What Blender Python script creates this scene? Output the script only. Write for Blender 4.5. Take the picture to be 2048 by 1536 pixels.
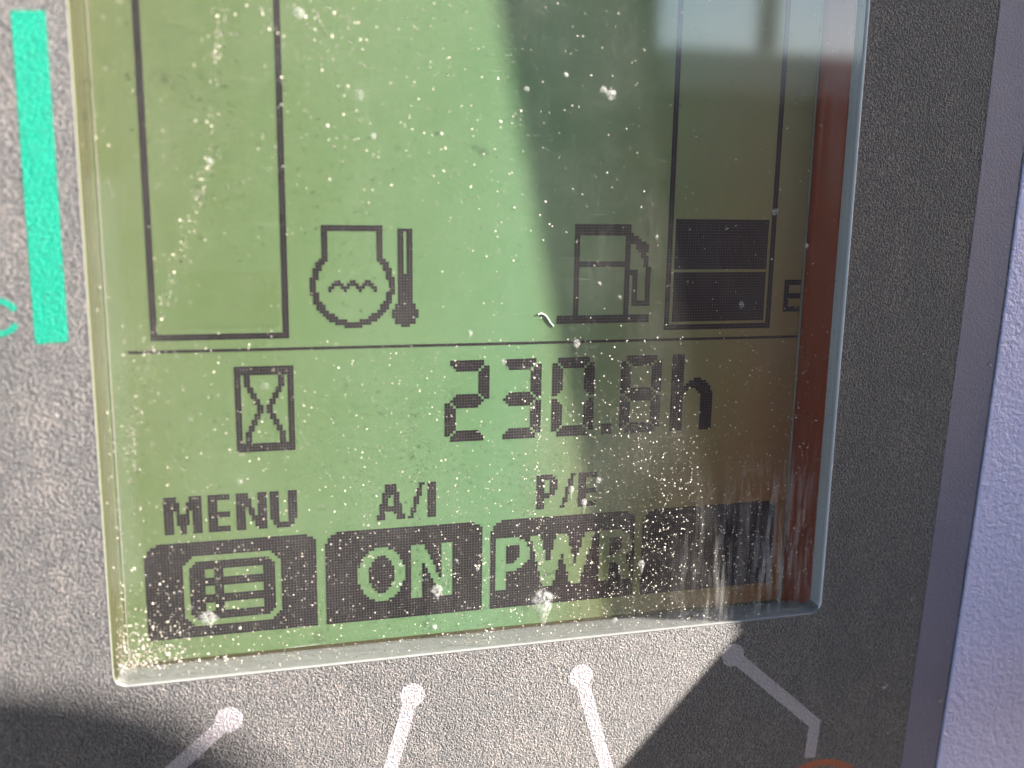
import bpy, bmesh, math, random
from mathutils import Matrix, Vector

# ------------------------------------------------------------------ set-up
for o in list(bpy.data.objects):
    bpy.data.objects.remove(o)
scene = bpy.context.scene
COL = scene.collection
S = 0.0003            # one display cell (pixel pitch of the LCD) in metres
Z0 = 0.1              # height of display row 0 above the foot of the monitor

# panel frame: u to the right, v down the display, z into the display (cells)
def W(u, v, z=0.0):
    return Vector((u * S, z * S, Z0 - v * S))

# ------------------------------------------------------------------ camera
CAM_C = (41.575, 73.323, -323.289)
CAM_R = ((0.96660127, -0.01511468, -0.25583888),     # right
         (-0.03421415, 0.98171336, -0.18726523),     # down
         (0.25399090, 0.18976411, 0.94840825))       # forward
def wdir(a):
    return Vector((a[0], a[2], -a[1]))
cam_data = bpy.data.cameras.new('camera')
cam = bpy.data.objects.new('camera', cam_data)
COL.objects.link(cam)
r_, d_, f_ = (wdir(a) for a in CAM_R)
m = Matrix((r_, -d_, -f_)).transposed().to_4x4()
m.translation = W(*CAM_C)
cam.matrix_world = m
cam_data.sensor_width = 36.0
cam_data.lens = 1930.84 * 36.0 / 2048.0
cam_data.clip_start = 0.002
cam_data.clip_end = 200.0
cam_data.dof.use_dof = True
cam_data.dof.focus_distance = 350 * S
cam_data.dof.aperture_fstop = cam_data.lens / 2.1
scene.camera = cam

# ------------------------------------------------------------------ light
TO_SUN = Vector((42.0, -14.0, 20.0)).normalized()
SUN_EL = math.asin(TO_SUN.z)
SUN_ROT = math.atan2(TO_SUN.x, TO_SUN.y)
world = bpy.data.worlds.new('World')
scene.world = world
world.use_nodes = True
wn = world.node_tree
sky = wn.nodes.new('ShaderNodeTexSky')
sky.sky_type = 'NISHITA'
sky.sun_disc = False
sky.sun_elevation = SUN_EL
sky.sun_rotation = SUN_ROT
sky.air_density = 1.0
sky.dust_density = 1.2
sky.ozone_density = 1.0
bg = wn.nodes['Background']
bg.inputs['Strength'].default_value = 0.052
wn.links.new(sky.outputs['Color'], bg.inputs['Color'])
sun_data = bpy.data.lights.new('sun', 'SUN')
sun_data.energy = 5.0
sun_data.angle = math.radians(0.4)
sun_data.color = (1.0, 0.93, 0.84)
sun = bpy.data.objects.new('sun', sun_data)
COL.objects.link(sun)
sun.rotation_euler = TO_SUN.to_track_quat('Z', 'Y').to_euler()
sun.location = W(0, 0, 0) + TO_SUN * 0.6

vs = scene.view_settings
vs.view_transform = 'Standard'
vs.look = 'None'
vs.exposure = 3.0
vs.gamma = 1.0
vs.use_curve_mapping = False
scene.render.engine = 'CYCLES'
scene.cycles.use_denoising = True
scene.cycles.denoiser = 'OPENIMAGEDENOISE'
scene.cycles.denoising_input_passes = 'RGB_ALBEDO_NORMAL'
scene.cycles.denoising_prefilter = 'ACCURATE'
scene.cycles.max_bounces = 5
scene.cycles.diffuse_bounces = 2
scene.cycles.glossy_bounces = 3
scene.cycles.use_adaptive_sampling = True
scene.cycles.adaptive_threshold = 0.02
scene.cycles.adaptive_min_samples = 24
scene.cycles.time_limit = 800.0
scene.cycles.caustics_reflective = False
scene.cycles.caustics_refractive = False
scene.cycles.transparent_max_bounces = 16
scene.cycles.sample_clamp_indirect = 4.0

# ------------------------------------------------------------------ helpers
def link_obj(name, mesh, mat=None, parent=None, **props):
    o = bpy.data.objects.new(name, mesh)
    COL.objects.link(o)
    if mat is not None:
        mesh.materials.append(mat)
    if parent is not None:
        o.parent = parent
    for k, v in props.items():
        o[k] = v
    return o

def mesh_from(name, verts, faces, smooth=False):
    me = bpy.data.meshes.new(name)
    me.from_pydata([tuple(v) for v in verts], [], faces)
    me.update()
    if smooth:
        for p in me.polygons:
            p.use_smooth = True
    return me

def prism(name, pts, z0, z1, bevel=0.0):
    """outline pts (u,v) extruded from depth z0 (front) to z1 (back)"""
    bm = bmesh.new()
    n = len(pts)
    a = [bm.verts.new(W(u, v, z0)) for u, v in pts]
    b = [bm.verts.new(W(u, v, z1)) for u, v in pts]
    bm.faces.new(a)
    bm.faces.new(b[::-1])
    for i in range(n):
        bm.faces.new((a[i], b[i], b[(i + 1) % n], a[(i + 1) % n]))
    bmesh.ops.recalc_face_normals(bm, faces=bm.faces)
    if bevel:
        es = [e for e in bm.edges if all(abs(v.co.y - z0 * S) < 1e-9 for v in e.verts)]
        bmesh.ops.bevel(bm, geom=es, offset=bevel * S, segments=3, affect='EDGES', profile=0.5)
    me = bpy.data.meshes.new(name)
    bm.to_mesh(me)
    bm.free()
    return me

def rounded_rect(u0, v0, u1, v1, r, n=8):
    pts = []
    for cx, cy, a0 in ((u1 - r, v0 + r, -90), (u1 - r, v1 - r, 0), (u0 + r, v1 - r, 90), (u0 + r, v0 + r, 180)):
        for i in range(n + 1):
            a = math.radians(a0 + 90.0 * i / n)
            pts.append((cx + r * math.cos(a), cy + r * math.sin(a)))
    return pts

def plate_with_hole(name, outer, inner, z0, z1):
    bm = bmesh.new()
    def ring(pts, z):
        vs_ = [bm.verts.new(W(u, v, z)) for u, v in pts]
        es_ = [bm.edges.new((vs_[i], vs_[(i + 1) % len(vs_)])) for i in range(len(vs_))]
        return vs_, es_
    rings = []
    for z in (z0, z1):
        vo, eo = ring(outer, z)
        vi, ei = ring(inner, z)
        bmesh.ops.triangle_fill(bm, edges=eo + ei, use_beauty=True)
        rings.append((vo, vi))
    for k in (0, 1):
        a, b = rings[0][k], rings[1][k]
        for i in range(len(a)):
            bm.faces.new((a[i], a[(i + 1) % len(a)], b[(i + 1) % len(a)], b[i]))
    bmesh.ops.recalc_face_normals(bm, faces=bm.faces)
    me = bpy.data.meshes.new(name)
    bm.to_mesh(me)
    bm.free()
    return me

# ------------------------------------------------------------------ node helpers
class N:
    def __init__(self, name):
        self.mat = bpy.data.materials.new(name)
        self.mat.use_nodes = True
        self.t = self.mat.node_tree
        self.t.nodes.clear()
        self.out = self.t.nodes.new('ShaderNodeOutputMaterial')
    def n(self, typ, **kw):
        nd = self.t.nodes.new('ShaderNode' + typ)
        for k, v in kw.items():
            if k.startswith('i_'):
                key = k[2:].replace('_', ' ')
                nd.inputs[key].default_value = v
            else:
                setattr(nd, k, v)
        return nd
    def l(self, a, b):
        self.t.links.new(a, b)
    def val(self, sock, x):
        if isinstance(x, (int, float)):
            sock.default_value = x
        else:
            self.l(x, sock)
    def math(self, op, a, b=None, c=None, clamp=False):
        nd = self.n('Math', operation=op, use_clamp=clamp)
        self.val(nd.inputs[0], a)
        if b is not None:
            self.val(nd.inputs[1], b)
        if c is not None:
            self.val(nd.inputs[2], c)
        return nd.outputs[0]
    def ramp(self, fac, stops, interp='LINEAR'):
        nd = self.n('ValToRGB')
        nd.color_ramp.interpolation = interp
        els = nd.color_ramp.elements
        while len(els) < len(stops):
            els.new(0.5)
        for e, (p, c) in zip(els, stops):
            e.position = p
            e.color = (*c, 1) if len(c) == 3 else c
        self.l(fac, nd.inputs['Fac'])
        return nd.outputs['Color']
    def coord(self):
        return self.n('TexCoord').outputs['Object']
    def noise(self, scale, detail=2.0, rough=0.5, vec=None, dist=0.0, lac=2.0):
        nd = self.n('TexNoise', i_Scale=scale, i_Detail=detail, i_Roughness=rough, i_Distortion=dist, i_Lacunarity=lac)
        self.l(vec if vec is not None else self.coord(), nd.inputs['Vector'])
        return nd.outputs['Fac']
    def mixc(self, fac, a, b, blend='MIX'):
        nd = self.n('Mix', data_type='RGBA', blend_type=blend)
        self.val(nd.inputs[0], fac)
        for s, x in ((nd.inputs[6], a), (nd.inputs[7], b)):
            if isinstance(x, tuple):
                s.default_value = (*x, 1)
            else:
                self.l(x, s)
        return nd.outputs[2]
    def principled(self, **kw):
        nd = self.n('BsdfPrincipled')
        for k, v in kw.items():
            s = nd.inputs[k.replace('_', ' ')]
            if isinstance(v, tuple):
                s.default_value = (*v, 1) if len(v) == 3 else v
            else:
                self.val(s, v)
        self.l(nd.outputs[0], self.out.inputs['Surface'])
        return nd
    def schlick(self, f0):
        g = self.n('NewGeometry')
        dp = self.n('VectorMath', operation='DOT_PRODUCT')
        self.l(g.outputs['Incoming'], dp.inputs[0])
        self.l(g.outputs['Normal'], dp.inputs[1])
        c = self.math('SUBTRACT', 1.0, self.math('ABSOLUTE', dp.outputs['Value']), clamp=True)
        return self.math('ADD', f0, self.math('MULTIPLY', self.math('POWER', c, 5.0), 1.0 - f0), clamp=True)
    def uv_cells(self):
        """object position turned back into display cells (u, v)"""
        sep = self.n('SeparateXYZ')
        self.l(self.coord(), sep.inputs[0])
        u = self.math('DIVIDE', sep.outputs['X'], S)
        v = self.math('DIVIDE', self.math('SUBTRACT', Z0, sep.outputs['Z']), S)
        return u, v

GRAIN = 5100.0
def grained(name, base, rough=0.45, dist=0.00008, spec=0.5, mottle=0.25, dust=(0.30, 0.26, 0.22), dustamt=0.0, scale=GRAIN, ior=1.5, wear=0.0, sheen=0.0):
    """moulded grain of the plastic: fine leather-like relief, a little dust in the pits"""
    k = N(name)
    a = k.noise(scale, 1.5, 0.5, dist=0.6)
    b = k.noise(scale * 2.3, 1.0, 0.5)
    h = k.math('ADD', k.math('MULTIPLY', a, 0.75), k.math('MULTIPLY', b, 0.25))
    h = k.math('MULTIPLY_ADD', k.math('SUBTRACT', h, 0.5), 2.2, 0.5, clamp=True)
    big = k.noise(40.0, 4.0, 0.6)
    mpd = k.n('Mapping')
    k.l(k.coord(), mpd.inputs['Vector'])
    mpd.inputs['Scale'].default_value = (1.0, 1.0, 0.22)
    mpd.inputs['Rotation'].default_value = (0, math.radians(8), 0)
    smear = k.noise(150.0, 4.0, 0.6, vec=mpd.outputs[0])
    patch = k.math('MULTIPLY_ADD', k.math('SUBTRACT', k.math('ADD', k.math('MULTIPLY', k.noise(230.0, 3.0, 0.6), 0.5), k.math('MULTIPLY', smear, 0.5)), 0.5), 2.6, 0.4, clamp=True)
    c0 = tuple(x * (1 - mottle) for x in base)
    c1 = tuple(min(1, x * (1 + mottle)) for x in base)
    col = k.mixc(big, c0, c1)
    if wear:                                    # ink rubbed off the tops of the grain
        wf = k.math('MULTIPLY', k.math('SUBTRACT', k.noise(1700.0, 4.0, 0.7), 0.56), 7.0, clamp=True)
        col = k.mixc(k.math('MULTIPLY', wf, wear), col, (0.03, 0.03, 0.032))
    if dustamt:
        top = k.math('SUBTRACT', h, 0.45)
        top = k.math('MULTIPLY', top, 3.0, clamp=True)
        f = k.math('MULTIPLY', top, k.math('MULTIPLY', k.math('ADD', patch, 0.2), dustamt), clamp=True)
        col = k.mixc(f, col, dust)
    bump = k.n('Bump', i_Strength=1.0, i_Distance=dist)
    k.l(h, bump.inputs['Height'])
    p = k.principled(Base_Color=(0.5, 0.5, 0.5), Roughness=rough, Specular_IOR_Level=spec, IOR=ior)
    if sheen:                                   # thin dust bloom that lights up in raking sun
        p.inputs['Sheen Weight'].default_value = sheen
        p.inputs['Sheen Roughness'].default_value = 0.35
        p.inputs['Sheen Tint'].default_value = (1.0, 0.93, 0.88, 1)
    k.l(col, p.inputs['Base Color'])
    k.l(bump.outputs[0], p.inputs['Normal'])
    return k.mat

# ------------------------------------------------------------------ materials
M = {}
M['faceplate'] = grained('black_grained_plastic', (0.009, 0.010, 0.016), rough=0.62, spec=1.0, dist=0.00024, dustamt=0.40, dust=(0.40, 0.32, 0.28), sheen=0.30)
M['stripe'] = grained('grey_printed_border', (0.185, 0.160, 0.205), rough=0.5, dist=0.00004, dustamt=0.12)
M['teal'] = grained('teal_print', (0.0005, 0.215, 0.145), rough=0.6, spec=0.25, dist=0.00008, mottle=0.15, dustamt=0.08, wear=0.45)
M['orange'] = grained('orange_print', (0.30, 0.09, 0.045), rough=0.5, dist=0.00006)
M['pointer'] = grained('pale_print', (0.29, 0.26, 0.28), rough=0.48, dist=0.00011, spec=1.0, mottle=0.14, wear=0.5)
M['housing'] = grained('lavender_plastic', (0.68, 0.60, 0.80), rough=0.40, dist=0.00015, mottle=0.10, scale=1700.0)

def mat_plain(name, col, rough=0.6):
    k = N(name)
    c = k.mixc(k.noise(60.0, 3.0), tuple(x * 0.8 for x in col), tuple(min(1, x * 1.2) for x in col))
    p = k.principled(Roughness=rough)
    k.l(c, p.inputs['Base Color'])
    return k.mat
def mat_rim():
    k = N('grey_window_rim')
    nz = k.noise(900.0, 3.0)
    col = k.mixc(nz, (0.14, 0.14, 0.137), (0.20, 0.20, 0.195))
    p = k.principled(Base_Color=(0.3, 0.3, 0.3), Roughness=0.22, Specular_IOR_Level=0.5)
    k.l(col, p.inputs['Base Color'])
    return k.mat
M['rim'] = mat_rim()
M['rim_brightened'] = mat_plain('brightened_rim', (0.66, 0.64, 0.64), 0.25)  # paler copy of the rim grey, brightening its shaded right side
M['rim_reflection'] = grained('rim_lcd_reflection', (0.045, 0.046, 0.018), rough=0.4, dist=0.00001)  # LCD-green reflection painted on the rim's left wall

def mat_lcd(name, tint=None, glow=0.0):
    k = N(name)
    u, v = k.uv_cells()
    if tint is None:
        g = k.math('ADD', k.math('MULTIPLY', u, 0.80 / 240), k.math('MULTIPLY', v, 0.12 / 230))
        col = k.ramp(g, [(0.0, (0.152, 0.188, 0.080)), (0.25, (0.142, 0.220, 0.096)), (0.5, (0.140, 0.262, 0.130)), (0.75, (0.165, 0.232, 0.114))])
        # viewing-angle tint painted in: ramp above, brown towards the right and foot
        br = k.math('MULTIPLY', k.math('MULTIPLY', k.math('SUBTRACT', u, 130.0), 1.0 / 105.0, clamp=True),
                    k.math('MULTIPLY_ADD', v, 0.62 / 200, 0.42, clamp=True))
        col = k.mixc(br, col, (0.190, 0.066, 0.016))
    else:
        col = k.mixc(k.noise(300.0, 3.0), tuple(x * 0.85 for x in tint), tuple(min(1, x * 1.15) for x in tint))
    fine = k.noise(6000.0, 1.0)
    col = k.mixc(k.math('MULTIPLY', fine, 0.22), col, (0.08, 0.08, 0.06))
    p = k.principled(Roughness=0.38, Specular_IOR_Level=0.35)
    k.l(col, p.inputs['Base Color'])
    if glow:                                    # the display's own weak backlight
        k.l(col, p.inputs['Emission Color'])
        p.inputs['Emission Strength'].default_value = glow
    return k.mat
M['lcd'] = mat_lcd('lcd_green', None, 0.020)
M['edge_left'] = mat_lcd('lcd_edge_olive', (0.17, 0.175, 0.085))  # viewing-angle olive of the panel border, given as its colour
M['edge_right'] = mat_lcd('lcd_edge_brown', (0.31, 0.052, 0.014), 0.010)  # viewing-angle red-brown of the border as colour, with a weak glow added
M['edge_bottom'] = mat_lcd('lcd_edge_dark', (0.07, 0.06, 0.025))
M['edge_line'] = mat_lcd('lcd_glass_edge', (0.36, 0.33, 0.25))

def mat_segment(name, core=(0.006, 0.005, 0.006), gap=(0.062, 0.052, 0.056)):
    """a switched-on cell is a dark square, the joints between the cells show paler"""
    k = N(name)
    u, v = k.uv_cells()
    def axis(x):
        f = k.math('FRACT', x)
        d = k.math('ABSOLUTE', k.math('SUBTRACT', f, 0.5))
        return k.math('MULTIPLY', k.math('SUBTRACT', 0.43, d), 12.0, clamp=True)
    core_f = k.math('MULTIPLY', axis(u), axis(v))
    warm = k.math('MULTIPLY', k.math('SUBTRACT', u, 140.0), 1.0 / 90.0, clamp=True)
    if gap[0] < 0.1:
        gap = k.mixc(warm, gap, (0.080, 0.034, 0.036))
        core = k.mixc(warm, core, (0.022, 0.006, 0.007))
    col = k.mixc(core_f, gap, core)
    p = k.principled(Roughness=0.4, Specular_IOR_Level=0.35)
    k.l(col, p.inputs['Base Color'])
    return k.mat
M['segment'] = mat_segment('lcd_dark_cells')
M['segment_faint'] = mat_segment('lcd_faint_cells', (0.135, 0.190, 0.080), (0.140, 0.200, 0.085))

def mat_glass():
    """clear window: mirror-like at its faces, otherwise see-through"""
    k = N('clear_window')
    fr = k.schlick(0.085)
    tr = k.n('BsdfTransparent')
    tr.inputs['Color'].default_value = (0.985, 0.99, 0.985, 1)
    gl = k.n('BsdfGlossy', i_Roughness=0.05)
    mx = k.n('MixShader')
    k.l(fr, mx.inputs[0])
    k.l(tr.outputs[0], mx.inputs[1])
    k.l(gl.outputs[0], mx.inputs[2])
    k.l(mx.outputs[0], k.out.inputs['Surface'])
    return k.mat
M['glass'] = mat_glass()

def mat_film():
    """front face of the window: the same glass under a thin, uneven dust film with wiped streaks"""
    k = N('dusty_window_face')
    u, v = k.uv_cells()
    co = k.coord()
    mp = k.n('Mapping')
    k.l(co, mp.inputs['Vector'])
    mp.inputs['Scale'].default_value = (1.0, 1.0, 0.10)
    mp.inputs['Rotation'].default_value = (0, math.radians(4), 0)
    streak = k.noise(1500.0, 3.0, 0.6, vec=mp.outputs[0])
    streak2 = k.noise(420.0, 2.0, 0.5, vec=mp.outputs[0])
    cloud = k.noise(55.0, 4.0, 0.6)
    fine = k.noise(2600.0, 3.0, 0.65)
    # wiped, scuffed corner low on the right of the window
    du = k.math('DIVIDE', k.math('SUBTRACT', u, 230.0), 46.0)
    dv = k.math('DIVIDE', k.math('SUBTRACT', v, 210.0), 50.0)
    rr = k.math('SQRT', k.math('ADD', k.math('MULTIPLY', du, du), k.math('MULTIPLY', dv, dv)))
    corner = k.math('SUBTRACT', 1.0, rr, clamp=True)
    sc = k.math('MULTIPLY', k.math('SUBTRACT', streak, 0.42), 4.0, clamp=True)
    sc = k.math('MULTIPLY', sc, k.math('MULTIPLY', k.math('SUBTRACT', streak2, 0.30), 3.0, clamp=True))
    a = k.math('MULTIPLY', k.math('MULTIPLY', sc, corner), 0.42)
    b = k.math('MULTIPLY', k.math('MULTIPLY', k.math('SUBTRACT', cloud, 0.42), 2.0, clamp=True), k.math('MULTIPLY', fine, 0.10))
    c = k.math('MULTIPLY', sc, 0.012)
    mp2 = k.n('Mapping')
    k.l(co, mp2.inputs['Vector'])
    mp2.inputs['Scale'].default_value = (0.06, 1.0, 1.0)
    mp2.inputs['Rotation'].default_value = (0, math.radians(-9), 0)
    hair = k.noise(2600.0, 2.0, 0.5, vec=mp2.outputs[0])
    hair = k.math('MULTIPLY', k.math('SUBTRACT', hair, 0.66), 6.0, clamp=True)
    hair = k.math('MULTIPLY', hair, k.math('MULTIPLY', k.math('SUBTRACT', streak2, 0.35), 0.25, clamp=True))
    c = k.math('ADD', c, hair)
    f = k.math('ADD', k.math('ADD', a, b), k.math('ADD', c, 0.007), clamp=True)
    fr = k.schlick(0.085)
    tr = k.n('BsdfTransparent')
    tr.inputs['Color'].default_value = (0.985, 0.99, 0.985, 1)
    gl = k.n('BsdfGlossy', i_Roughness=0.055)
    mx = k.n('MixShader')
    k.l(fr, mx.inputs[0])
    k.l(tr.outputs[0], mx.inputs[1])
    k.l(gl.outputs[0], mx.inputs[2])
    df = k.n('BsdfDiffuse')
    df.inputs['Color'].default_value = (0.62, 0.60, 0.57, 1)
    m2 = k.n('MixShader')
    k.l(f, m2.inputs[0])
    k.l(mx.outputs[0], m2.inputs[1])
    k.l(df.outputs[0], m2.inputs[2])
    k.l(m2.outputs[0], k.out.inputs['Surface'])
    return k.mat
M['film'] = mat_film()

def mat_dust(name, lo, hi):
    k = N(name)
    g = k.n('NewGeometry')
    col = k.ramp(g.outputs['Random Per Island'], [(0.0, lo), (0.55, tuple(a * 0.65 + b * 0.35 for a, b in zip(lo, hi))), (1.0, hi)])
    p = k.principled(Roughness=0.5, Specular_IOR_Level=0.5)
    k.l(col, p.inputs['Base Color'])
    return k.mat
M['dust'] = mat_dust('pale_dust', (0.045, 0.04, 0.032), (0.58, 0.53, 0.44))
M['grit'] = mat_dust('brown_grit', (0.16, 0.13, 0.11), (0.42, 0.37, 0.32))

def mat_spot():
    """chalky dried splash: white where the crust is thick, see-through where it is thin"""
    k = N('dried_splash')
    nz = k.noise(2200.0, 3.0, 0.6)
    df = k.n('BsdfDiffuse')
    df.inputs['Color'].default_value = (0.42, 0.42, 0.40, 1)
    tr = k.n('BsdfTransparent')
    mx = k.n('MixShader')
    at = k.n('Attribute', attribute_name='thick')
    f = k.math('MULTIPLY', k.math('MULTIPLY', k.math('SUBTRACT', nz, 0.32), 2.0, clamp=True), at.outputs['Fac'], clamp=True)
    k.l(f, mx.inputs[0])
    k.l(tr.outputs[0], mx.inputs[1])
    k.l(df.outputs[0], mx.inputs[2])
    k.l(mx.outputs[0], k.out.inputs['Surface'])
    return k.mat
M['spot'] = mat_spot()

M['cab'] = mat_plain('cab_trim', (0.03, 0.03, 0.031))
M['sill'] = mat_plain('cab_sill', (0.50, 0.48, 0.45))
M['streak_bar'] = mat_plain('pale_streak_bar', (0.8, 0.78, 0.74))  # for the bar added to reflect as a pale streak
M['scuff'] = mat_plain('pale_scuff', (0.22, 0.22, 0.21))
M['fibre'] = mat_plain('white_fibre', (0.8, 0.8, 0.78))

# ------------------------------------------------------------------ the unseen cab round the camera, with added pieces (throws the shade, shows in the window)
BEZ = -14.0
def box(name, p0, p1, mat, **props):
    x0, y0, z0 = p0
    x1, y1, z1 = p1
    vs_ = [(x, y, z) for x in (x0, x1) for y in (y0, y1) for z in (z0, z1)]
    fs = [(0, 1, 3, 2), (4, 6, 7, 5), (0, 4, 5, 1), (2, 3, 7, 6), (0, 2, 6, 4), (1, 5, 7, 3)]
    bm = bmesh.new()
    vv = [bm.verts.new(v) for v in vs_]
    for f in fs:
        bm.faces.new([vv[i] for i in f])
    bmesh.ops.recalc_face_normals(bm, faces=bm.faces)
    bmesh.ops.bevel(bm, geom=list(bm.edges), offset=0.006, segments=2, affect='EDGES')
    me = bpy.data.meshes.new(name)
    bm.to_mesh(me)
    bm.free()
    return link_obj(name, me, mat, **props)

YB = -0.95
box('cab_rear_wall', (-0.75, YB - 0.05, -0.75), (0.455, YB, 0.62), M['cab'], kind='structure')
box('cab_window_wall', (0.458, YB - 0.05, -0.75), (1.25, YB, 0.195), M['cab'], kind='structure')
box('cab_window_sill', (0.46, YB - 0.06, 0.197), (1.25, YB + 0.01, 0.245), M['sill'], kind='structure')
box('reflection_streak_bar', (-0.155, YB + 0.002, -0.33), (-0.115, YB + 0.03, 0.09), M['streak_bar'], kind='structure')  # added unseen pale bar, there only for its reflected streak in the window
box('cab_window_post', (0.590, YB - 0.04, 0.247), (0.607, YB - 0.01, 0.62), M['cab'], kind='structure')

def in_sun(pts, T, name, thick, mat, **props):
    """panel parallel to the faceplate, T metres towards the sun from the shadow outline pts"""
    off = TO_SUN * T
    me = prism(name, pts, BEZ, BEZ - thick)
    for v in me.vertices:                      # thickness runs along the sun, so that the edge stays crisp
        back = v.co.y < (BEZ - 0.5 * thick) * S
        v.co.y = BEZ * S
        v.co += off + (TO_SUN * 0.008 if back else Vector((0, 0, 0)))
    return link_obj(name, me, mat, **props)
def edgeA(v):
    return 214 + 0.208 * (v - 236)
in_sun([(edgeA(-420), -420), (214, 236), (54, 410), (440, 410), (440, 200), (edgeA(-420) + 235, -420)], 0.11, 'shadow_panel', 12, M['cab'], kind='structure')  # added unseen panel, cut to the shadow edge it throws on the monitor

# ------------------------------------------------------------------ the monitor
mon = bpy.data.objects.new('machine_monitor', None)
COL.objects.link(mon)
mon.location = (0, 0, 0)
mon.empty_display_size = 0.02
mon['label'] = 'machine monitor with green LCD showing 230.8h in a black grained faceplate'
mon['category'] = 'monitor'

def stripe_in(v):   # inner edge of the grey border print
    return 303.6 - 0.0128 * v - 0.000062 * v * v
def stripe_out(v):
    return 321.6 - 0.0105 * v - 0.000077 * v * v
VTOP, VBOT = -150, 333
vv_ = [VTOP + (VBOT - VTOP) * i / 24 for i in range(25)]
outer = [(-78, VTOP)] + [(stripe_out(v), v) for v in vv_] + [(-78, VBOT)]
OPEN = (-6.9, -104.0, 250.2, 230.6)
hole = rounded_rect(*OPEN, 4.6)
link_obj('faceplate', plate_with_hole('faceplate', outer, hole, BEZ, 8.0), M['faceplate'], mon)

band = [(stripe_in(v), v) for v in vv_] + [(stripe_out(v) - 0.5, v) for v in vv_[::-1]]
link_obj('border_band', prism('border_band', band, BEZ - 0.07, BEZ + 0.3), M['stripe'], mon)

hs = [(stripe_out(v) + 0.55, v) for v in vv_]
hs = [(stripe_out(VTOP) + 0.55, VTOP - 25)] + hs + [(stripe_out(VBOT) + 0.55, VBOT), (440, VBOT), (440, VTOP - 25)]
link_obj('side_housing', prism('side_housing', hs, BEZ - 0.5, 125, bevel=0.5), M['housing'], mon)
link_obj('back_housing', prism('back_housing', [(-95, VTOP - 25), (stripe_out(0) - 3, VTOP - 25), (stripe_out(330) - 3, VBOT), (-95, VBOT)], 8.3, 125, bevel=3), M['housing'], mon)

# grey rim lining the window opening
def rim_mesh():
    prof = [(-0.6, -2.6), (-0.35, -13.7), (-0.27, -13.98), (-0.1, -14.08), (0.12, -14.06), (0.2, -13.98), (0.2, -13.6), (0.1, -2.6)]
    rings = []
    verts, faces = [], []
    for off, z in prof:
        pts = rounded_rect(OPEN[0] - off, OPEN[1] - off, OPEN[2] + off, OPEN[3] + off, max(1.0, 4.6 + off))
        rings.append(len(verts))
        verts += [W(u, v, min(z, -7.2) if (z > -4 and u > OPEN[2] - 3.2) else z) for u, v in pts]
    n = len(pts)
    for k in range(len(prof)):
        a, b = rings[k], rings[(k + 1) % len(prof)]
        for i in range(n):
            faces.append((a + i, a + (i + 1) % n, b + (i + 1) % n, b + i))
    me = mesh_from('window_rim', verts, faces)
    bm = bmesh.new()
    bm.from_mesh(me)
    bmesh.ops.recalc_face_normals(bm, faces=bm.faces)
    bm.to_mesh(me)
    bm.free()
    for p in me.polygons:
        p.use_smooth = True
    return me
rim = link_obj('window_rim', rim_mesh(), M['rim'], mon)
rim.data.materials.append(M['rim_reflection'])
rim.data.materials.append(M['rim_brightened'])
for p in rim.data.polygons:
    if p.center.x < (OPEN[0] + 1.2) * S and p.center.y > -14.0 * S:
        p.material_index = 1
    elif p.center.x > (OPEN[2] - 0.9) * S:
        p.material_index = 2
if hasattr(rim.data, 'set_sharp_from_angle'):
    rim.data.set_sharp_from_angle(angle=math.radians(50))

# clear window
gi = rounded_rect(OPEN[0] + 0.45, OPEN[1] + 0.45, OPEN[2] - 0.45, OPEN[3] - 0.45, 4.2)
GF = -13.2
me = prism('cover_glass', gi, GF, -10.5)
glass = link_obj('cover_glass', me, M['glass'], mon)
me.materials.append(M['film'])
for p in me.polygons:
    if p.normal.y < -0.9:
        p.material_index = 1

# LCD module
lcd = link_obj('lcd_panel', prism('lcd_panel', [(-12, -108), (254, -108), (254, 236), (-12, 236)], 0, 7.5), M['lcd'], mon)
def flat(name, pts, z, mat, parent, thick=0.25, **props):
    return link_obj(name, prism(name, pts, z, z + thick), mat, parent, **props)
def rect(u0, v0, u1, v1):
    return [(u0, v0), (u1, v0), (u1, v1), (u0, v1)]
flat('panel_edge', rect(-11.5, -107, -4.9, 235.5), -0.30, M['edge_left'], lcd)
flat('panel_edge', rect(-3.9, -107, -3.4, 235.5), -0.12, M['edge_line'], lcd, 0.08)
gk = [(240.9, -0.1), (244.5, -0.9), (247.5, -3.2), (249.2, -7.0), (251.5, -7.1), (251.5, -0.1)]   # viewing-angle red-brown painted on an added rounded gasket between panel and rim
gv = [W(u, v, z) for v in (-107, 230.2) for u, z in gk]
ng = len(gk)
gm = mesh_from('edge_tint_strip', gv, [tuple(range(ng))[::-1], tuple(range(ng, 2 * ng))] + [(i, (i + 1) % ng, ng + (i + 1) % ng, ng + i) for i in range(ng)])
for p in gm.polygons[2:5]:
    p.use_smooth = True
link_obj('edge_tint_strip', gm, M['edge_right'], lcd)
flat('panel_edge', rect(240.25, -107, 240.75, 229.2), -0.5, M['edge_line'], lcd, 0.4)
flat('panel_edge', rect(-4.7, 229.4, 240.7, 235.5), -0.32, M['edge_bottom'], lcd)

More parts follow.
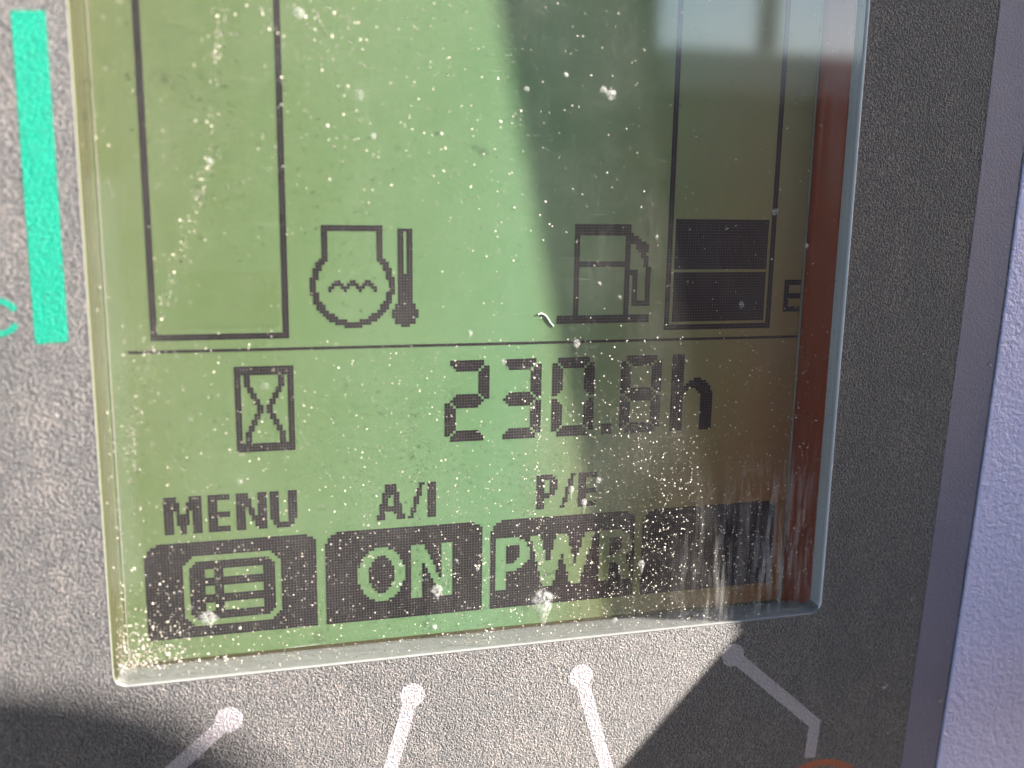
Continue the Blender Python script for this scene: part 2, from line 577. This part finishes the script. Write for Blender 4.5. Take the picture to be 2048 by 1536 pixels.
# ---- lit cells of the display
def bitmap(rows):
    return {(x, y) for y, r in enumerate(rows) for x, c in enumerate(r) if c == '#'}
def spans(d):
    """{row: [(first, last), ...]} to a set of cells"""
    s = set()
    for y, sp in d.items():
        for a, b in sp:
            s |= {(x, y) for x in range(a, b + 1)}
    return s
def block(u0, v0, u1, v1):
    return {(x, y) for x in range(u0, u1 + 1) for y in range(v0, v1 + 1)}
def cells(name, s, u0, v0, mat='segment', z=-0.06):
    idx, verts, faces = {}, [], []
    def vid(x, y):
        if (x, y) not in idx:
            idx[(x, y)] = len(verts)
            verts.append(W(x + u0, y + v0, z))
        return idx[(x, y)]
    for x, y in sorted(s):
        faces.append((vid(x, y), vid(x, y + 1), vid(x + 1, y + 1), vid(x + 1, y)))
    return link_obj(name, mesh_from(name, verts, faces), M[mat], lcd)

# captions
LET = {
 'M': ['####....####'] * 2 + ['#####..#####'] * 3 + ['###.#..#.###'] + ['###.####.###'] * 4 + ['###..##..###'] * 3,
 'E': ['#######'] * 2 + ['###....'] * 4 + ['#######'] * 2 + ['###....'] * 3 + ['#######'] * 2,
 'N': ['####...###'] * 2 + ['#####..###'] * 3 + ['###.##.###'] * 3 + ['###..#####'] * 2 + ['###...####'] * 2 + ['###....###'],
 'U': ['###...###'] * 10 + ['.##...##.', '.#######.', '..#####..'],
 'A': ['...####...'] * 3 + ['..######..', '..###.##..'] + ['..##..##..'] * 2 + ['.###..###.'] + ['.########.'] * 2 + ['.##...###.'] + ['###....###'] * 2,
 'I': ['###'] * 13,
 'P': ['######..', '#######.'] + ['###..###'] * 4 + ['###..##.', '#######.', '#####...'] + ['###.....'] * 4,
 '/': ['....##', '....#.', '...##.', '...##.', '...##.', '..##..', '..##..', '..##..', '..#...', '.##...', '.##...', '.#....', '##....'],
}
for ch, u in (('M', 10), ('E', 24), ('N', 33), ('U', 44), ('A', 80), ('I', 98), ('P', 138), ('E', 154)):
    cells('letter', bitmap(LET[ch]), u, 172)
for u in (91, 147):
    cells('slash', bitmap(LET['/']), u, 172)

# hour reading, seven-segment digits 16 x 29 cells
SEG = {
 'a': spans({0: [(2, 13)], 1: [(2, 13)], 2: [(3, 12)], 3: [(4, 11)]}),
 'b': spans({2: [(14, 15)], 3: [(13, 15)], **{r: [(12, 15)] for r in range(4, 12)}, 12: [(13, 15)], 13: [(14, 15)]}),
 'g': spans({12: [(4, 11)], 13: [(3, 12)], 14: [(2, 13)], 15: [(3, 12)], 16: [(4, 11)]}),
}
def mirror_v(s):
    return {(x, 28 - y) for x, y in s}
def mirror_u(s):
    return {(15 - x, y) for x, y in s}
SEG['c'] = mirror_v(SEG['b'])
SEG['d'] = mirror_v(SEG['a'])
SEG['f'] = mirror_u(SEG['b'])
SEG['e'] = mirror_u(SEG['c'])
for segs, u in (('abged', 104), ('abgcd', 123), ('abcdef', 143), ('abcdefg', 169)):
    cells('digit', set().union(*[SEG[q] for q in segs]), u, 129)
cells('decimal_point', block(0, 0, 3, 3), 162, 154)
hh = block(0, 0, 4, 28) | spans({9: [(9, 11)], 10: [(7, 13)], 11: [(6, 14)], 12: [(5, 15)], 13: [(5, 6), (10, 15)], 14: [(5, 5), (11, 16)],
                                 **{r: [(12, 16)] for r in range(15, 29)}})
cells('letter', hh, 189, 129)

# hourglass
hg = block(0, 0, 18, 2) | block(0, 26, 18, 28) | block(0, 0, 1, 28) | block(17, 0, 18, 28)
for r0, r1, c in ((3, 6, 3), (7, 8, 4), (9, 10, 5), (11, 12, 6), (13, 15, 7), (16, 17, 6), (18, 19, 5), (20, 21, 4), (22, 25, 3)):
    hg |= block(c, r0, c + 1, r1) | block(17 - c, r0, 18 - c, r1)
cells('hourglass_icon', hg, 34, 129)

# coolant temperature icon (engine block with wave) and thermometer
left = {11: (3, 5), 12: (2, 4), 13: (2, 3), 14: (1, 3), 15: (1, 2), 16: (1, 2), 17: (0, 2), 18: (0, 1), 19: (0, 1), 20: (0, 1), 21: (0, 1),
        22: (0, 2), 23: (1, 2), 24: (1, 2), 25: (1, 3), 26: (2, 4), 27: (2, 4), 28: (3, 5), 29: (4, 7), 30: (5, 8), 31: (6, 11), 32: (8, 13), 33: (11, 13)}
mc = block(4, 0, 23, 1) | block(4, 2, 5, 11) | block(22, 2, 23, 11)
for r, (a, b) in left.items():
    mc |= block(a, r, b, r) | block(27 - b, r, 27 - a, r)
cells('engine_icon', mc, 59, 83)
wave = spans({18: [(8, 9), (13, 14), (18, 19)], 19: [(7, 10), (12, 15), (17, 20)], 20: [(6, 7), (10, 12), (15, 17), (20, 21)],
              21: [(6, 6), (11, 11), (16, 16), (21, 21)]})
cells('wave_icon', wave, 59, 83)
th = block(2, 0, 6, 0) | block(2, 1, 3, 24) | block(5, 1, 6, 24) | block(4, 15, 4, 24) | block(1, 25, 7, 26) | block(0, 27, 8, 29) | block(1, 30, 7, 31) | block(3, 32, 5, 32)
cells('thermometer_icon', th, 86, 84)

# fuel pump
fp = block(6, 0, 26, 3) | block(6, 4, 7, 31) | block(25, 4, 26, 31) | block(8, 13, 24, 14) | block(0, 32, 34, 34)
fp |= spans({3: [(27, 27)], 4: [(27, 29)], 5: [(27, 30)], 6: [(27, 32)], 7: [(29, 33)], 8: [(29, 33)], 9: [(30, 33)], 10: [(31, 32)], 11: [(31, 33)],
             12: [(32, 33)], 13: [(32, 33)], 14: [(32, 33)]})
fp |= block(33, 15, 34, 28) | block(27, 16, 29, 17) | block(28, 18, 29, 26) | block(28, 27, 34, 28)
cells('fuel_pump_icon', fp, 144, 82)

# gauges
cells('temperature_gauge_outline', block(0, 0, 1, 199) | block(41, 0, 42, 199) | block(2, 198, 40, 199), 9, -80)
cells('fuel_gauge_outline', block(0, 0, 1, 199) | block(41, 0, 42, 199) | block(2, 198, 40, 199), 185, -80)
cells('temperature_gauge_bar', block(0, 0, 37, 17), 11, 98, 'segment_faint')
cells('fuel_gauge_bar', block(0, 0, 36, 17), 188, 80)
cells('fuel_gauge_bar', block(0, 0, 36, 17), 188, 99)
cells('letter', block(0, 0, 1, 11) | block(2, 0, 6, 1) | block(2, 5, 6, 6) | block(2, 10, 6, 11), 233, 102)
cells('divider_line', block(2, 0, 239, 0), 0, 123)

# soft keys, 56 x 34 cells with the symbols left clear
def key(clear):
    s = block(0, 0, 55, 33)
    for x, y in ((0, 0), (1, 0), (2, 0), (3, 0), (0, 1), (1, 1), (0, 2), (0, 3)):
        s -= {(x, y)}
    for x, y in ((55, 0), (54, 0), (53, 0), (55, 1)):
        s -= {(x, y)}
    return s - clear
lst = block(12, 5, 43, 29)
for y, c in ((5, 3), (6, 2), (7, 1), (29, 3), (28, 2), (27, 1)):
    lst -= block(12, y, 11 + c, y) | block(44 - c, y, 43, y)
inner = block(14, 7, 41, 27)
for y, c in ((7, 2), (8, 1), (27, 2), (26, 1)):
    inner -= block(14, y, 13 + c, y) | block(42 - c, y, 41, y)
lst -= inner
for r in (10, 16, 22):
    lst |= block(19, r, 21, r + 2) | block(25, r, 37, r + 2)
def letO():
    L = [6, 4, 3, 2, 2, 1, 1] + [0] * 6 + [1, 1, 2, 2, 3, 4, 6]
    s = set()
    for y, a in enumerate(L):
        s |= block(a, y, 16 - a, y)
    H = {3: 7, 4: 6, 5: 5, 6: 5, **{r: 4 for r in range(7, 13)}, 13: 5, 14: 5, 15: 6, 16: 7}
    for y, a in H.items():
        s -= block(a, y, 16 - a, y)
    return s
def letN():
    s = block(0, 0, 3, 19) | block(11, 0, 14, 19)
    R_ = [4, 4, 5, 5, 6, 6, 7, 7, 8, 8, 8, 9, 9] + [10] * 7
    L_ = [4] * 7 + [5, 5, 6, 6, 7, 7, 8, 8, 9, 9, 10, 10, 11]
    for y in range(20):
        if L_[y] <= R_[y]:
            s |= block(L_[y], y, R_[y], y)
    return s
def letP(R=False):
    right = [8, 10, 11, 11, 12, 12, 12, 12, 12, 11, 10, 9, 7]
    s = block(0, 0, 3, 19)
    for y, b in enumerate(right):
        s |= block(0, y, b, y)
    for y in range(3, 10):
        s -= block(4, y, {8: 7, 9: 6}.get(y, 8), y)
    if R:
        s |= block(4, 11, 10, 12) | block(7, 13, 10, 13) | block(8, 14, 11, 16) | block(9, 17, 12, 19)
    return s
def letW():
    s = set()
    for y in range(20):
        t = y / 19.0
        for a in (5 * t, 10 - 5 * t, 10.3 + 5.4 * t, 21 - 5.4 * t):
            a = int(round(a))
            s |= block(a, y, a + 3, y)
    return s
def sh(s, du, dv):
    return {(x + du, y + dv) for x, y in s}
cells('soft_key', key(lst), 3, 188)
cells('soft_key', key(sh(letO(), 11, 7) | sh(letN(), 30, 7)), 62, 188)
cells('soft_key', key(sh(letP(), 2, 7) | sh(letW(), 15, 7) | sh(letP(True), 42, 7)), 121, 188)
cells('soft_key', key(set()), 180, 188)

# ---- prints on the faceplate
PZ = BEZ - 0.05
flat('scale_band', [(-21.4, 24.4), (-12.5, 24.0), (-12.7, 117.6), (-21.9, 118.1)], PZ, M['teal'], mon, 0.2)
def arc_band(cx, cy, r0, r1, a0, a1, n=40):
    p = [(cx + r1 * math.cos(math.radians(a0 + (a1 - a0) * i / n)), cy + r1 * math.sin(math.radians(a0 + (a1 - a0) * i / n))) for i in range(n + 1)]
    q = [(cx + r0 * math.cos(math.radians(a0 + (a1 - a0) * i / n)), cy + r0 * math.sin(math.radians(a0 + (a1 - a0) * i / n))) for i in range(n, -1, -1)]
    return p + q
flat('scale_letter', arc_band(-31.0, 110.0, 3.9, 5.7, 24, 336), PZ, M['teal'], mon, 0.2)
flat('key_ring', arc_band(255.3, 320.0, 23.0, 25.9, 180, 359.9, 60), PZ, M['orange'], mon, 0.2)

def pointer(pts, w, r):
    """round head and a bent shaft as one outline"""
    def nrm(a, b):
        d = math.hypot(b[0] - a[0], b[1] - a[1])
        return ((b[0] - a[0]) / d, (b[1] - a[1]) / d)
    d0 = nrm(pts[0], pts[1])
    half = math.asin(min(0.95, w / 2 / r))
    base = math.atan2(d0[1], d0[0])
    head = []
    n = 24
    for i in range(n + 1):
        a = base + half + (2 * math.pi - 2 * half) * i / n
        head.append((pts[0][0] + r * math.cos(a), pts[0][1] + r * math.sin(a)))
    lft, rgt = [], []
    for i in range(1, len(pts)):
        d1 = nrm(pts[i - 1], pts[i])
        if i < len(pts) - 1:
            d2 = nrm(pts[i], pts[i + 1])
            mx, my = -(d1[1] + d2[1]), d1[0] + d2[0]
            L = math.hypot(mx, my)
            mx, my = mx / L, my / L
            kk = w / 2 / (mx * -d1[1] + my * d1[0])
        else:
            mx, my, kk = -d1[1], d1[0], w / 2
        lft.append((pts[i][0] + mx * kk, pts[i][1] + my * kk))
        rgt.append((pts[i][0] - mx * kk, pts[i][1] - my * kk))
    # head runs from +half round to -half: starts on the +normal side
    return head + rgt + lft[::-1]
for pts, w, r in (([(28.2, 246.2), (-12, 281)], 5.2, 4.6), ([(89.9, 245.2), (77, 290)], 5.0, 4.5),
                  ([(152.3, 245.2), (157.2, 262.5), (168.5, 300)], 5.0, 4.5), ([(213.6, 244.0), (251.6, 277.6), (250.6, 292.5)], 5.0, 4.6)):
    flat('pointer_line', pointer(pts, w, r), PZ, M['pointer'], mon, 0.2)

# ------------------------------------------------------------------ dust, splashes and lint on the monitor
rng = random.Random(11)
def px(x, y, z):
    """point of the plane at depth z that the photograph shows at pixel (x, y)"""
    d = [(x - 1024) / 1930.84, (y - 768) / 1930.84, 1.0]
    w_ = [sum(CAM_R[i][j] * d[i] for i in range(3)) for j in range(3)]
    s = (z - CAM_C[2]) / w_[2]
    return CAM_C[0] + s * w_[0], CAM_C[1] + s * w_[1]

class Specks:
    def __init__(self):
        self.v, self.f = [], []
    def add(self, u, v, z, r, el=1.0, ang=0.0, h=0.4):
        n = 5
        b = len(self.v)
        ph = rng.uniform(0, 6.28)
        ca, sa = math.cos(ang), math.sin(ang)
        for i in range(n):
            a = ph + 6.2832 * i / n
            q = r * rng.uniform(0.7, 1.25)
            x, y = q * math.cos(a), q * math.sin(a) * el
            self.v.append(W(u + x * ca - y * sa, v + x * sa + y * ca, z + 0.02))
        self.v.append(W(u + rng.uniform(-.3, .3) * r, v + rng.uniform(-.3, .3) * r, z - r * h * rng.uniform(0.6, 1.3)))
        for i in range(n):
            self.f.append((b + (i + 1) % n, b + i, b + n))
    def build(self, name, mat, **props):
        return link_obj(name, mesh_from(name, self.v, self.f), mat, **props)

def rad(lo, hi, p=2.6):
    return lo + (hi - lo) * rng.random() ** p
gd = Specks()
U0, V0_, U1, V1_ = OPEN[0] + 1.5, -100, OPEN[2] - 1.5, OPEN[3] - 1.5
def put(u, v, r, **kw):
    if U0 < u < U1 and V0_ < v < V1_:
        gd.add(u, v, GF, r, **kw)
for i in range(4200):
    put(rng.uniform(U0, U1), rng.uniform(-20, V1_), rad(0.05, 0.32, 2.8))
for i in range(900):                       # whole window, also above the frame
    put(rng.uniform(U0, U1), rng.uniform(V0_, 30), rad(0.07, 0.36))
for i in range(6800):                      # more towards the foot of the window
    v = V1_ - 110 * rng.random() ** 1.4
    put(rng.uniform(U0, U1), v, rad(0.05, 0.33, 2.8))
for i in range(900):                       # drift in the lower left corner
    a, b = rng.gammavariate(1.6, 7), rng.gammavariate(1.5, 6)
    put(U0 + a, V1_ - 3 - b, rad(0.08, 0.5, 2))
for i in range(450):                       # bright crust along the foot, right of the middle
    x, y = rng.uniform(1180, 1560), 1260 - 380 * rng.random() ** 1.3
    u, v = px(x + rng.gauss(0, 14), y, GF)
    put(u, v, rad(0.07, 0.36, 2.6))
for i in range(420):
    x, y = rng.uniform(300, 1180), 1330 - 330 * rng.random() ** 1.2
    u, v = px(x, y, GF)
    put(u, v, rad(0.08, 0.40, 2.4))
trail = [px(x, y, GF) for x, y in ((440, 20), (432, 120), (418, 320), (372, 470), (330, 600), (292, 740), (262, 860), (262, 960))]
def along(poly, n, spread, lo, hi):
    for i in range(n):
        t = rng.random() * (len(poly) - 1)
        k = min(int(t), len(poly) - 2)
        f = t - k
        u = poly[k][0] + (poly[k + 1][0] - poly[k][0]) * f + rng.gauss(0, spread)
        v = poly[k][1] + (poly[k + 1][1] - poly[k][1]) * f + rng.gauss(0, spread)
        put(u, v, rad(lo, hi))
along(trail, 420, 1.1, 0.08, 0.42)
along(trail, 260, 3.4, 0.07, 0.3)
for poly, n, sp in ((((1070, 690), (1078, 860), (1072, 1000), (1082, 1180)), 230, 1.3), (((1330, 900), (1345, 1060), (1300, 1120), (1310, 1250)), 330, 6),
                    (((960, 1110), (970, 1260), (985, 1290)), 150, 1.6), (((1230, 740), (1300, 900), (1400, 950)), 240, 9),
                    (((880, 1090), (900, 1160)), 90, 2.0), (((1160, 1180), (1210, 1080), (1180, 1230)), 170, 7), (((1480, 1050), (1500, 1180)), 200, 7),
                    (((540, 30), (640, 60), (780, 30)), 260, 9), (((900, 120), (960, 320), (900, 420)), 300, 14), (((650, 170), (560, 330)), 160, 12)):
    along([px(x, y, GF) for x, y in poly], n, sp, 0.07, 0.45)
gd.build('window_dust', M['dust'], kind='stuff', label='pale dust specks scattered over the clear display window', category='dust')

bd = Specks()
for i in range(1500):
    v = rng.uniform(-40, 325)
    u = stripe_out(v) - 1 - 62 * rng.random() ** 1.3
    if u > OPEN[2] + 3:
        bd.add(u, v, BEZ - 0.07, rad(0.06, 0.34, 3))
for i in range(500):
    bd.add(rng.uniform(170, 300), rng.uniform(238, 325), BEZ - 0.07, rad(0.06, 0.3, 3))
for i in range(260):                       # grit caught in the joint beside the housing
    v = rng.uniform(-40, 325)
    bd.add(stripe_out(v) + rng.gauss(0.2, 0.5), v, BEZ - 0.05, rad(0.1, 0.5, 2))
for x, y, r in ((1822, 1200, 1.3), (1768, 1372, 1.5), (1778, 1410, 0.9), (1775, 1465, 1.1), (1825, 1312, 0.9), (1750, 1200, 0.8), (1980, 728, 1.2), (1935, 975, 1.0),
                (1922, 1230, 1.3), (1882, 1400, 1.4), (1900, 1280, 0.9), (1835, 945, 0.9), (1740, 1295, 0.7)):
    u, v = px(x, y, BEZ)
    for j in range(4):
        bd.add(u + rng.gauss(0, r * .5), v + rng.gauss(0, r * .7), BEZ - 0.08, r * rng.uniform(0.25, 0.6))
bd.build('faceplate_grit', M['grit'], kind='stuff', label='fine grit scattered over the black faceplate and its grey border', category='grit')

def splash(x, y, r, tail=0.0, el=1.0, strength=1.0, label=None, group=None, name='dried_splash', cat='splash mark'):
    """lumpy dried drop with an uneven rim and, where the photograph shows one, a run below it"""
    u0, v0 = px(x, y, GF)
    verts, faces, th = [], [], []
    rings, n = 5, 22
    lob = [rng.uniform(0.82, 1.15) for _ in range(n)]
    verts.append(W(u0, v0, GF - 0.12 - 0.12 * r)); th.append(strength)
    for k in range(1, rings + 1):
        f = k / rings
        for i in range(n):
            a = 6.2832 * i / n
            q = r * f * (1 + (lob[i] - 1) * f)
            du, dv = q * math.cos(a), q * math.sin(a) * el
            if dv > 0 and tail:
                dv *= 1 + tail * max(0.0, 1 - abs(du) / r / 0.8)
            hgt = 0.12 * r * (1 - f * f) * rng.uniform(0.7, 1.3)
            verts.append(W(u0 + du, v0 + dv, GF - 0.05 - hgt))
            fade = 1.0 if f < 0.75 else 0.0 if k == rings else 0.7
            if dv > r:
                fade *= 0.55
            th.append(strength * fade)
    for i in range(n):
        faces.append((0, 1 + i, 1 + (i + 1) % n))
    for k in range(rings - 1):
        for i in range(n):
            a, b = 1 + k * n + i, 1 + k * n + (i + 1) % n
            faces.append((a, a + n, b + n, b))
    me = mesh_from(name, verts, faces, True)
    at = me.attributes.new('thick', 'FLOAT', 'POINT')
    for i, t in enumerate(th):
        at.data[i].value = t
    o = link_obj(name, me, M['spot'])
    o['label'] = label or 'small round white dried splash spot on the display window'
    o['category'] = cat
    if group:
        o['group'] = group
G1 = 'small dried splash spots on the window'
splash(415, 1237, 3.4, strength=1.0, el=0.85, label='round chalky white splash at the foot of the list menu key')
splash(1086, 1200, 4.6, tail=1.6, strength=1.0, label='large white splash with a run under the PWR lettering')
splash(874, 1180, 2.4, tail=0.8, strength=1.0, label='ragged white splash on the last letter of ON')
splash(1222, 190, 2.1, label='larger of two white drops side by side near the fuel gauge top')
splash(1207, 180, 1.4, label='smaller of two white drops side by side near the fuel gauge top')
splash(1283, 1127, 1.5, tail=2.5, label='white drop with a thin run between PWR and the blank key')
splash(1142, 978, 1.3, tail=2.6, label='white drop with a run across the slash of P/E')
splash(1168, 1004, 1.3, tail=3.0, label='white drop with a run at the foot of the E in P/E')
splash(1483, 608, 1.1, tail=2.0, label='bright white drop on the lower dark fuel bar')
for x, y, r, t, st, lab in (
    (597, 26, 2.0, 0, 0.8, 'soft pale blotch beside the temperature gauge, well above the engine icon'),
    (1053, 178, 1.1, 0, 0.8, 'lone white dot left of the two drops side by side'),
    (1132, 150, 0.9, 0, 1, 'tiny bright dot just above the two drops side by side'),
    (718, 190, 1.9, 0, 0.3, 'faint wide smudge above the engine icon'),
    (747, 272, 1.1, 0, 0.8, 'small white spot above the thermometer icon'),
    (420, 322, 1.3, .6, 0.8, 'white drop on the dust trail inside the temperature gauge'),
    (1550, 423, 1.5, .4, 0.8, 'grey white drop on the right line of the fuel gauge'),
    (1612, 492, 1.2, 0, 0.9, 'grey white drop on the red brown edge above the letter E'),
    (1153, 686, 1.4, .9, 0.9, 'white drop with short run on the divider line under the fuel pump'),
    (1197, 960, 1.2, .5, 0.7, 'dull grey ring-like spot touching the E of P/E'),
    (478, 963, 1.4, 0, 0.45, 'faint round spot above the letters MENU'),
    (530, 773, 1.5, 0, 0.35, 'faint round spot inside the hourglass icon'),
    (868, 1254, 1.3, 0, 0.7, 'pale spot on the green strip under the ON key'),
    (912, 1122, 0.9, 0, 0.8, 'small grey spot right of the N on the ON key'),
    (940, 665, 1.1, .8, 0.6, 'small pale drop just above the divider line over the digit 2'),
    (1008, 723, 1.1, .5, .8, 'small white spot at the top left of the digit 3'),
    (1358, 210, .8, 0, .8, 'small grey spot on the left line of the fuel gauge'),
    (1198, 568, .9, 0, 1, 'bright white dot inside the fuel pump body'),
    (1240, 594, .7, 1.0, .9, 'small white drop with a run on the right wall of the fuel pump'),
    (380, 840, 1.0, 0, .4, 'faint spot left of the hourglass icon'),
    (1313, 474, .8, .8, .7, 'small grey drop above the fuel pump nozzle'),
    (1640, 250, .9, 0, .6, 'dull spot on the red brown edge beside the upper fuel gauge'),
    (1140, 830, .9, 0, .5, 'pale dot inside the digit 0'),
    (955, 1135, 1.0, .6, .7, 'grey drop at the right end of the ON key'),
    (380, 1215, 1.2, 0, .4, 'faint spot at the lower left of the list menu key'),
    (800, 1130, 0.9, 0, .4, 'faint dot inside the O of ON'),
    (1490, 950, .8, 0, .7, 'small white dot above the blank dark key'),
    (1230, 1240, 1.2, .7, .8, 'white spot on the brown strip under the R of PWR')):
    splash(x, y, r, tail=t, strength=st, label=lab, group=G1)

def tube(name, pts, r, mat, **props):
    cu = bpy.data.curves.new(name, 'CURVE')
    cu.dimensions = '3D'
    cu.bevel_depth = r * S
    cu.bevel_resolution = 2
    sp = cu.splines.new('POLY')
    sp.points.add(len(pts) - 1)
    for q, p in zip(sp.points, pts):
        q.co = (*p, 1)
    tmp = bpy.data.objects.new(name + '_tmp', cu)
    me = bpy.data.meshes.new_from_object(tmp)
    bpy.data.objects.remove(tmp)
    me.name = name
    me.materials.clear()
    return link_obj(name, me, mat, **props)
fib = [(1076, 629), (1083, 627), (1091, 631), (1096, 638), (1100, 645), (1107, 653)]
tube('lint_fibre', [W(*px(x, y, -0.2), -0.2 - 0.03 * math.sin(i)) for i, (x, y) in enumerate(fib)], 0.3, M['fibre'],
     label='short curved white lint fibre beside the foot of the fuel pump icon', category='lint')
scr = [(566, 1309), (571, 1296), (600, 1293), (638, 1288)]
tube('scuff_mark', [W(*px(x, y, GF), GF) for x, y in scr], 0.09, M['scuff'],
     label='thin pale angular scuff on the window below the list menu key', category='scuff')

# added unseen blocker; its shadow lies over the lower left of the faceplate
blocker = bpy.data.objects.new('shadow_blocker', None)
COL.objects.link(blocker)
kc = W(-60, 308, BEZ) + TO_SUN * 0.32
blocker.location = (kc.x, kc.y, -0.3)
blocker['label'] = 'added unseen blocker for the lower-left shadow, rounded disc on a shaft'
blocker['category'] = 'lever'  # lever-shaped stand-in, added only to throw the lower-left shadow
bm = bmesh.new()
bmesh.ops.create_uvsphere(bm, u_segments=28, v_segments=18, radius=1.0)
for v in bm.verts:
    v.co = Vector((v.co.x * 110 * S, v.co.y * 10 * S, v.co.z * 80 * S * (1.0 if v.co.z > 0 else 1.25)))
    v.co += kc - blocker.location
me = bpy.data.meshes.new('disc')
bm.to_mesh(me)
bm.free()
for p in me.polygons:
    p.use_smooth = True
link_obj('disc', me, M['cab'], blocker)
b0 = kc - blocker.location + Vector((0, 0, -0.02))
shaft = tube('shaft', [b0, b0 + Vector((0.0, 0, -0.06)), Vector((0, 0, 0))], 26, M['cab'])
shaft.parent = blocker
